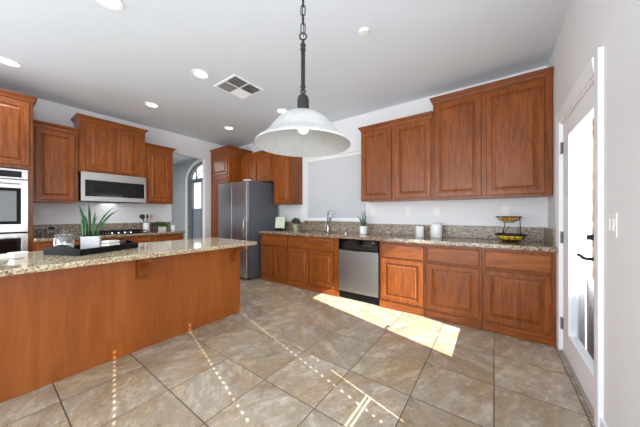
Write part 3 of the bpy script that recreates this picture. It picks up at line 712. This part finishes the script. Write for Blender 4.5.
m = MB(); m.lathe([(0.0, 1.586), (0.012, 1.588), (0.024, 1.597), (0.030, 1.613), (0.028, 1.630), (0.018, 1.650), (0.014, 1.665), (0.014, 1.690)], n=28); m.build('bulb', M['bulb'], t, smooth=True)

# ------------------------------------------------------------------ wall plates
def plate(x, y, z, rz, label, kind='outlet', w=0.075, cat='outlet', n=1, group=None):
    t = thing('wall_outlet' if kind == 'outlet' else 'light_switch', label, cat, (x, y, z), rz, group)
    box(-w / 2, w / 2, -0.006, -0.0005, -0.06, 0.06).build('cover_plate', M['plastic'], t, bevel=0.002)
    for i in range(n):
        c = (i - (n - 1) / 2) * 0.045
        if kind == 'outlet':
            for dz in (-0.022, 0.022): box(c - 0.014, c + 0.014, -0.009, -0.006, dz - 0.014, dz + 0.014).build('socket', M['plastic'], t, bevel=0.002)
        else: box(c - 0.015, c + 0.015, -0.010, -0.006, -0.032, 0.032).build('rocker', M['plastic'], t, bevel=0.002)
    return t
plate(-1.041, YB, 1.27, 0, 'white switch plate on the wall above the small white canister', 'switch', cat='switch')
plate(-0.655, YB, 1.27, 0, 'white outlet plate on the wall behind the large white canister')
plate(0.118, YB, 1.27, 0, 'white outlet plate on the wall behind the fruit basket')
plate(-1.60, YB, 1.27, 0, 'white outlet plate beside the snake plant near the dishwasher')
plate(XL, 0.546, 1.25, RZL, 'double white outlet plate on the left wall above the glasses', 'outlet', 0.12, n=2)
plate(XR, 1.865, 1.17, -RZL, 'white two-rocker switch plate on the right wall beside the patio door', 'switch', 0.12, 'switch', 2)
t = tag(box(-5.307, -5.302, 0.565, 0.625, 0.985, 1.04).build('backsplash_outlet', M['black'], bevel=0.001), 'small black outlet set in the backsplash above the glasses', 'outlet')

# ------------------------------------------------------------------ plants and small things
def leaf_mb(base, L, lean, yaw, w=0.026, bend=0.0):
    m = MB(); n = 9; vs = []; fs = []
    d = Vector((math.cos(yaw), math.sin(yaw), 0)); side = Vector((-math.sin(yaw), math.cos(yaw), 0)); p = Vector(base); ang = lean * 0.4
    for i in range(n + 1):
        f = i / n; ww = w * (0.62 + 0.9 * f - 0.35 * f * f) * (1 if f < 0.6 else max(0.02, 1 - ((f - 0.6) / 0.4) ** 1.6)) * 0.5
        up = d * math.sin(ang) + Vector((0, 0, 1)) * math.cos(ang); nrm = up.cross(side)
        vs += [p - side * ww + nrm * ww * 0.25, p + nrm * -0.0025, p + side * ww + nrm * ww * 0.25, p + nrm * 0.0022]
        p = p + up * (L / n); ang += (lean * 0.9 + bend) / n
    for i in range(n):
        for j in range(4):
            a = i * 4 + j; b = i * 4 + (j + 1) % 4; fs.append((a, b, b + 4, a + 4))
    fs.append((3, 2, 1, 0)); fs.append((n * 4, n * 4 + 1, n * 4 + 2, n * 4 + 3)); m.add(vs, fs); return m
def snake(t, top, leaves, w):
    for L, lean, yaw, dx, dy in leaves: leaf_mb((dx, dy, top), L, lean, yaw, w).build('leaf', M['leaf'], t, smooth=True)
# island tray
TA = math.atan2(0.445, -0.216)
TC = Vector((-2.885, 0.59, 0.901))
t = thing('serving_tray', 'black wooden serving tray on the island holding the snake plant', 'tray', TC, TA)
L2, W2 = 0.25, 0.18
m = MB(); m.box(-L2, L2, -W2, W2, 0, 0.008); m.box(-L2, L2, -W2, -W2 + 0.012, 0.008, 0.050); m.box(-L2, L2, W2 - 0.012, W2, 0.008, 0.050); m.build('tray_base', M['black'], t, bevel=0.001)
for sgn in (-1, 1):
    m = MB(); poly = [(-W2 + 0.0121, 0.008)] + [(-W2 + 0.0121 + (2 * W2 - 0.0242) * i / 16, 0.050 + 0.035 * math.sin(PI * i / 16) ** 2) for i in range(17)] + [(W2 - 0.0121, 0.008)]
    m.prism(poly, sgn * L2 - (0.012 if sgn > 0 else 0), sgn * L2 + (0 if sgn > 0 else 0.012), 'yz'); m.build('end_board', M['black'], t, bevel=0.001)
def dirpt(px, depth_x):   # where the sight line of a picture column meets a wall-parallel plane
    r = (px - 320) / 242.5; c_, s_ = math.cos(AZ), math.sin(AZ); return (depth_x, depth_x * (r * s_ + c_) / (r * c_ - s_))
TZ = 0.9105
p = dirpt(91, -2.96)
t = thing('snake_plant', 'snake plant in a rectangular white pot on the black tray', 'potted plant', (p[0], p[1], TZ), math.radians(70))
m = MB(); m.box(-0.062, 0.062, -0.045, 0.045, 0, 0.118); pot = m.build('pot', M['matwhite'], t, bevel=0.004)
box(-0.056, 0.056, -0.039, 0.039, 0.1185, 0.121).build('soil', M['soil'], t)
# leaf directions: picture right is roughly world (cos AZ, sin AZ); local frame is turned 70 degrees
rt = AZ - math.radians(70)
snake(t, 0.118, [(0.32, 0.33, rt + PI, -0.03, 0), (0.30, 0.03, rt + PI, -0.012, 0.01), (0.20, 0.12, rt + PI - 0.4, -0.03, -0.015), (0.22, 0.14, rt, 0.01, 0.015),
                 (0.31, 0.68, rt + 0.1, 0.025, 0.005), (0.34, 0.95, rt - 0.1, 0.04, -0.01), (0.18, 0.15, rt + 1.2, 0.02, -0.02), (0.16, 0.15, rt - 1.5, -0.05, -0.01), (0.20, 0.25, rt + 0.4, 0.05, 0.01)], 0.027)
p = dirpt(64, -2.90)
t = thing('glass_jar', 'clear glass jar with domed lid at the left end of the tray', 'glass jar', (p[0], p[1], TZ))
MB().lathe([(0.050, 0), (0.060, 0.004), (0.062, 0.02), (0.062, 0.115), (0.055, 0.128), (0.052, 0.135), (0.049, 0.135), (0.052, 0.126), (0.058, 0.112), (0.058, 0.022), (0.056, 0.008), (0.0, 0.006)], n=32).build('jar_body', M['jarglass'], t, smooth=True)
MB().lathe([(0.056, 0.1355), (0.056, 0.142), (0.046, 0.158), (0.02, 0.166), (0.008, 0.168), (0.008, 0.175), (0.014, 0.184), (0.010, 0.193), (0.0, 0.196)], n=32).build('lid', M['jarglass'], t, smooth=True)
MB().lathe([(0.045, 0.0065), (0.054, 0.010), (0.056, 0.03), (0.054, 0.06), (0.035, 0.075), (0.0, 0.070)], n=24).build('contents', M['linen'], t, smooth=True)
p = dirpt(110.5, -2.86)
t = thing('folded_towel', 'folded white cloth towel on the black tray right of the plant', 'towel', (p[0], p[1], TZ), TA)
m = MB()
for i in range(3): m.box(-0.055 + 0.003 * i, 0.055 - 0.002 * i, -0.05 + 0.003 * i, 0.05 - 0.003 * i, 0.0 + i * 0.026, 0.024 + i * 0.026)
m.build('folds', M['linen'], t, bevel=0.008)
p = dirpt(121.5, -2.93)
t = thing('wooden_bowl', 'small brown wooden bowl at the far end of the black tray', 'bowl', (p[0], p[1], TZ))
MB().lathe([(0.022, 0), (0.024, 0.005), (0.036, 0.03), (0.040, 0.065), (0.037, 0.065), (0.032, 0.032), (0.0, 0.012)], n=28).build('bowl_body', M['darkwood'], t, smooth=True)
t = thing('napkin', 'flat white napkin on the black tray in front of the plant pot', 'napkin', (-2.755, 0.597, TZ), TA)
box(-0.10, 0.06, -0.035, 0.035, 0, 0.006).build('cloth', M['linen'], t, bevel=0.002)
# square dish on the island
t = thing('square_dish', 'small cream square dish on the island in front of the ovens', 'dish', (-2.87, 0.155, 0.901), math.radians(20))
m = MB(); vs = []; 
for hw_, z in ((0.024, 0.0), (0.028, 0.004), (0.040, 0.042), (0.037, 0.044), (0.025, 0.008)): vs += [(-hw_, -hw_, z), (hw_, -hw_, z), (hw_, hw_, z), (-hw_, hw_, z)]
fs = [(i * 4 + j, i * 4 + (j + 1) % 4, i * 4 + 4 + (j + 1) % 4, i * 4 + 4 + j) for i in range(4) for j in range(4)] + [(3, 2, 1, 0), (16, 17, 18, 19)]
m.add(vs, fs); m.build('dish_body', M['white'], t, bevel=0.002)

# left counter
CZ = 0.9205
t = thing('cooktop', 'black gas cooktop set on the left counter under the microwave', 'cooktop', (-5.02, 1.29, CZ), RZL)
box(-0.38, 0.38, -0.25, 0.25, 0, 0.010).build('glass_top', M['blackglass'], t, bevel=0.003)
def grate(cx):
    m = MB()
    for a in (-0.11, 0.11): m.box(cx + a - 0.005, cx + a + 0.005, -0.22, 0.22, 0.034, 0.044)
    for b in (-0.22, -0.07, 0.07, 0.22): m.box(cx - 0.115, cx + 0.115, b - 0.005, b + 0.005, 0.034, 0.044)
    for a in (-0.11, 0.11):
        for b in (-0.215, 0.215): m.box(cx + a - 0.006, cx + a + 0.006, b - 0.006, b + 0.006, 0.0105, 0.034)
    m.build('grate', M['black'], t)
    for b in (-0.12, 0.12): MB().lathe([(0.045, 0.0105), (0.045, 0.02), (0.03, 0.026), (0.0, 0.026)], (cx, b, 0), 20).build('burner', M['black'], t)
for c in (-0.245, 0, 0.245): grate(c)
for i in range(4): MB().lathe([(0.016, 0.0105), (0.014, 0.03), (0, 0.03)], (-0.12 + i * 0.08, -0.236, 0), 12).build('knob', M['chrome'], t)
for i, (x, y, lb) in enumerate(((-5.12, 0.46, 'clear drinking glass against the oven cabinet, leftmost of four'), (-5.03, 0.53, 'clear drinking glass, second from the oven cabinet and nearer the counter edge'), (-5.14, 0.585, 'clear drinking glass under the black backsplash outlet'), (-5.06, 0.655, 'clear drinking glass farthest right, beside the cooktop'))):
    t = thing('drinking_glass', lb, 'glass', (x, y, CZ), 0, 'drinking glasses on the left counter')
    MB().lathe([(0.026, 0), (0.036, 0.105), (0.0335, 0.105), (0.024, 0.008), (0.0, 0.008)], n=24).build('tumbler', M['jarglass'], t, smooth=True)
t = thing('utensil_crock', 'white ceramic utensil crock on the left counter right of the cooktop', 'crock', (-5.15, 1.745, CZ))
MB().lathe([(0.046, 0), (0.050, 0.004), (0.050, 0.155), (0.047, 0.158), (0.046, 0.15), (0.046, 0.012), (0.0, 0.010)], n=28).build('pot_body', M['white'], t, smooth=True, auto=True)
def utensil(name, label, dx, dy, lx, ly, mat, wd, blade=0.075):
    t = thing(name, label, 'utensil', (-5.15 + dx, 1.745 + dy, CZ + 0.014), 0, 'kitchen utensils in the crock')
    top = Vector((lx, ly, 0.22)); MB().tube([(0, 0, 0), top * 0.5, top], [0.005, 0.005, 0.006], 8).build('handle', mat, t, smooth=True)
    d = top.normalized(); rot = d.to_track_quat('Z', 'Y').to_matrix()
    MB().ball(top + d * blade * 0.5, blade * 0.58, (0.22, wd, 1.0), 14, rot).build('head', mat, t, smooth=True)
utensil('spatula', 'dark brown spatula leaning left in the white crock', 0.018, 0.022, 0.0, -0.085, M['darkwood'], 0.75)
utensil('slotted_spoon', 'dark slotted spoon upright in the white crock', -0.018, -0.012, -0.01, -0.02, M['darkwood'], 0.6)
utensil('serving_spoon', 'brown serving spoon at the back of the white crock', -0.022, 0.012, -0.01, 0.015, M['darkwood'], 0.6)
utensil('wooden_spoon', 'light wooden spoon leaning right in the white crock', 0.003, -0.010, 0.0, 0.075, M['lightwood'], 0.62)
t = thing('pepper_mill', 'dark brown pepper mill between the utensil crock and herb planter', 'pepper mill', (-5.10, 1.822, CZ))
MB().lathe([(0.024, 0), (0.024, 0.02), (0.016, 0.06), (0.020, 0.10), (0.020, 0.115), (0.010, 0.12), (0.018, 0.135), (0.014, 0.15), (0.0, 0.156)], n=20).build('mill_body', M['darkwood'], t, smooth=True, auto=True)
def foliage(n, cx, cy, cz, rx, ry, rz, sz, seed):
    rr = random.Random(seed); m = MB()
    for i in range(n):
        th = rr.uniform(0, 2 * PI); ph = math.acos(rr.uniform(-0.3, 1)); q = rr.uniform(0.45, 1)
        p = Vector((cx + rx * q * math.sin(ph) * math.cos(th), cy + ry * q * math.sin(ph) * math.sin(th), cz + rz * q * math.cos(ph)))
        a = Vector((rr.uniform(-1, 1), rr.uniform(-1, 1), rr.uniform(-0.3, 1))).normalized(); b = a.cross(Vector((rr.uniform(-1, 1), rr.uniform(-1, 1), rr.uniform(-1, 1)))).normalized()
        s_ = sz * rr.uniform(0.7, 1.3); c = a.cross(b) * s_ * 0.12
        m.add([p - a * s_, p - b * s_ * 0.5 + c, p + a * s_, p + b * s_ * 0.5 + c, p - c], [(0, 1, 2, 3), (0, 4, 1), (1, 4, 2), (2, 4, 3), (3, 4, 0)])
    return m
t = thing('herb_planter', 'low white planter of bright green herbs on the left counter', 'potted plant', (-5.15, 1.965, CZ))
MB().prism([(-0.045, 0), (0.045, 0), (0.055, 0.075), (-0.055, 0.075)], -0.09, 0.09, 'xz').build('pot', M['white'], t, bevel=0.003)
foliage(420, 0, 0, 0.10, 0.075, 0.145, 0.075, 0.018, 3).build('foliage', M['herb'], t)
t = thing('brown_jar', 'small brown jar in front of the herb planter', 'jar', (-5.00, 1.845, CZ))
MB().lathe([(0.032, 0), (0.036, 0.01), (0.036, 0.07), (0.028, 0.08), (0.028, 0.09), (0, 0.092)], n=24).build('jar_body', M['darkwood'], t, smooth=True, auto=True)
t = thing('small_cup', 'small white cup right of the herb planter near the hall doorway', 'cup', (-5.02, 2.145, CZ))
MB().lathe([(0.028, 0), (0.036, 0.004), (0.040, 0.10), (0.037, 0.10), (0.033, 0.008), (0, 0.007)], n=24).build('cup_body', M['white'], t, smooth=True, auto=True)

# sink counter items
t = thing('card_stand', 'pale green card on a small black stand beside the refrigerator', 'card stand', (-3.47, 3.47, CZ), math.radians(20))
m = MB(); m.box(-0.10, 0.10, -0.05, 0.05, 0, 0.010); m.box(-0.09, 0.09, -0.035, -0.028, 0.010, 0.04); m.box(-0.012, 0.012, 0.02, 0.028, 0.010, 0.13); m.build('stand', M['black'], t, bevel=0.001)
cd_ = N('pale_green_printed_card'); v = cd_.coords((1, 1, 1)); nz = cd_.noise(v, 26, 5, 0.65, 2.0)
cd_.l(cd_.ramp(nz, [(0.40, lin(186, 204, 166)), (0.5, lin(222, 232, 204)), (0.75, lin(232, 238, 222))]), cd_.b.inputs['Base Color'])
m = MB(); rot = Matrix.Rotation(math.radians(-8), 4, 'X'); m.box(-0.10, 0.10, -0.004, 0.004, 0, 0.235, Matrix.Translation((0, -0.020, 0.025)) @ rot); m.build('card', cd_.m, t, bevel=0.001)
t = thing('small_potted_plant', 'dusty green plant in a pale green pot left of the sink', 'potted plant', (-3.03, 3.44, CZ))
MB().lathe([(0.036, 0), (0.038, 0.004), (0.052, 0.10), (0.055, 0.104), (0.055, 0.12), (0.050, 0.12), (0.047, 0.105), (0, 0.10)], n=24).build('pot', M['palegreen'], t, smooth=True, auto=True)
foliage(240, 0, 0, 0.165, 0.085, 0.085, 0.085, 0.022, 5).build('foliage', M['darkherb'], t)
t = thing('snake_plant', 'small snake plant in a white pot on the counter above the dishwasher', 'potted plant', (-1.67, 3.50, CZ))
MB().lathe([(0.055, 0), (0.060, 0.004), (0.062, 0.125), (0.057, 0.127), (0.055, 0.11), (0, 0.108)], n=28).build('pot', M['white'], t, smooth=True, auto=True)
MB().lathe([(0.054, 0.1085), (0.0, 0.112)], n=20, cap=False).build('soil', M['soil'], t)
snake(t, 0.11, [(0.20, 0.45, AZ + PI, -0.03, 0), (0.26, 0.05, AZ, 0.0, 0.01), (0.24, 0.12, AZ + PI, -0.01, 0), (0.19, 0.2, AZ, 0.025, 0.0), (0.17, 0.3, AZ + PI + 0.4, -0.02, -0.015), (0.15, 0.1, AZ - 1.2, 0.01, -0.02), (0.24, -0.02, AZ, 0.03, 0.01)], 0.042)
t = thing('canister', 'small white lidless canister on the counter', 'canister', (-0.835, 3.53, CZ), 0, 'white kitchen canisters'); t['label'] = 'smaller flat-topped white canister, left of the larger one with a knob'
MB().lathe([(0.052, 0), (0.055, 0.004), (0.055, 0.13), (0.052, 0.133)], n=32).build('canister_body', M['white'], t, smooth=True, auto=True)
MB().lathe([(0.055, 0.1335), (0.055, 0.142), (0.05, 0.146), (0, 0.148)], n=32).build('lid', M['white'], t, smooth=True, auto=True)
t = thing('canister', 'larger white canister with domed lid and knob', 'canister', (-0.625, 3.53, CZ), 0, 'white kitchen canisters')
MB().lathe([(0.068, 0), (0.072, 0.005), (0.072, 0.155), (0.066, 0.168)], n=36).build('canister_body', M['white'], t, smooth=True, auto=True)
MB().lathe([(0.067, 0.1685), (0.066, 0.176), (0.05, 0.190), (0.02, 0.196), (0.008, 0.198), (0.008, 0.206), (0.013, 0.213), (0.008, 0.220), (0.0, 0.221)], n=36).build('lid', M['white'], t, smooth=True, auto=True)

# two-tier fruit basket
bx, by = 0.150, 3.47
t = thing('fruit_basket', 'black wire two-tier fruit basket holding lemons near the patio door', 'fruit basket', (bx, by, CZ), AZ)
def basket(z, R0, R1, h, cx=0.0):
    m = MB(); circ = lambda r, zz: [(cx + r * math.cos(2 * PI * i / 32), r * math.sin(2 * PI * i / 32), zz) for i in range(32)]
    m.tube(circ(R1, z + h), 0.0065, 8, True); m.tube(circ(R1 * 0.93, z + h * 0.55), 0.0018, 6, True); m.tube(circ(R0, z + 0.003), 0.003, 6, True); m.tube(circ(R0 * 0.5, z + 0.003), 0.002, 6, True)
    for i in range(16):
        a = 2 * PI * i / 16; pts = [(0, z + 0.003), (R0, z + 0.003), ((R0 + R1) * 0.53, z + h * 0.4), (R1, z + h)]
        m.tube([(cx + r * math.cos(a), r * math.sin(a), zz) for r, zz in pts], 0.0016, 5)
    return m
basket(0.006, 0.075, 0.140, 0.072).build('lower_basket', M['black'], t, smooth=True)
basket(0.216, 0.045, 0.112, 0.062, -0.02).build('upper_basket', M['black'], t, smooth=True)
m = MB(); m.tube([(0.118, 0, 0.08), (0.105, 0, 0.275)], 0.004, 8); m.tube([(0.0, 0.112, 0.078), (-0.02, 0.05, 0.218)], 0.004, 8); m.tube([(0.105, 0, 0.275), (0.085, 0, 0.280)], 0.004, 8)
m.build('uprights', M['black'], t, smooth=True)
def lemon(x, y, z, yaw, tilt, label, mat='lemon', sc=1.0, grp='lemons in the lower basket'):
    r = 0.027 * sc; n = 20; prof = []
    for i in range(n + 1):
        th = PI * i / n; rad = r * math.sin(th); h = -r * 1.22 * math.cos(th)
        if i in (0, n): rad = 0
        if i in (1, n - 1): rad = r * 0.13; h *= 1.09
        if i == 0 or i == n: h *= 1.13
        prof.append((rad, h))
    o = MB().lathe(prof, n=20, axis='x', cap=False).build('lemon', M[mat], smooth=True)
    ca, sa = math.cos(AZ), math.sin(AZ); x *= 0.93; y *= 0.93; o.location = (bx + x * ca - y * sa, by + x * sa + y * ca, CZ + z); o.rotation_euler = (0, tilt, yaw)
    tag(o, label, 'lemon', grp)
lows = [(-0.085, -0.040, 0.3, 'left'), (-0.028, -0.075, 1.2, 'front left'), (0.035, -0.072, -0.4, 'front right'), (0.088, -0.030, 0.8, 'right'), (0.075, 0.045, 1.9, 'back right'), (-0.075, 0.045, 2.3, 'back left'), (0.0, 0.075, 0.1, 'back'), (0.0, 0.0, 0.7, 'middle')]
for x, y, yaw, pos in lows: lemon(x, y, 0.047 if pos != 'middle' else 0.040, yaw, 0.1, f'yellow lemon at the {pos} of the lower basket tier', sc=0.95)
ups = [(-0.082, -0.012, 1.5, 'left'), (-0.047, -0.052, 0.3, 'front left'), (0.008, -0.052, -0.3, 'front right'), (0.042, -0.010, 1.5, 'right'), (0.0, 0.045, 0.4, 'back right'), (-0.058, 0.044, 0.9, 'back left')]
for x, y, yaw, pos in ups: lemon(x, y, 0.252, yaw, 0.0, f'golden fruit at the {pos} of the upper basket tier', 'orange', 0.82, 'golden fruit in the upper basket')
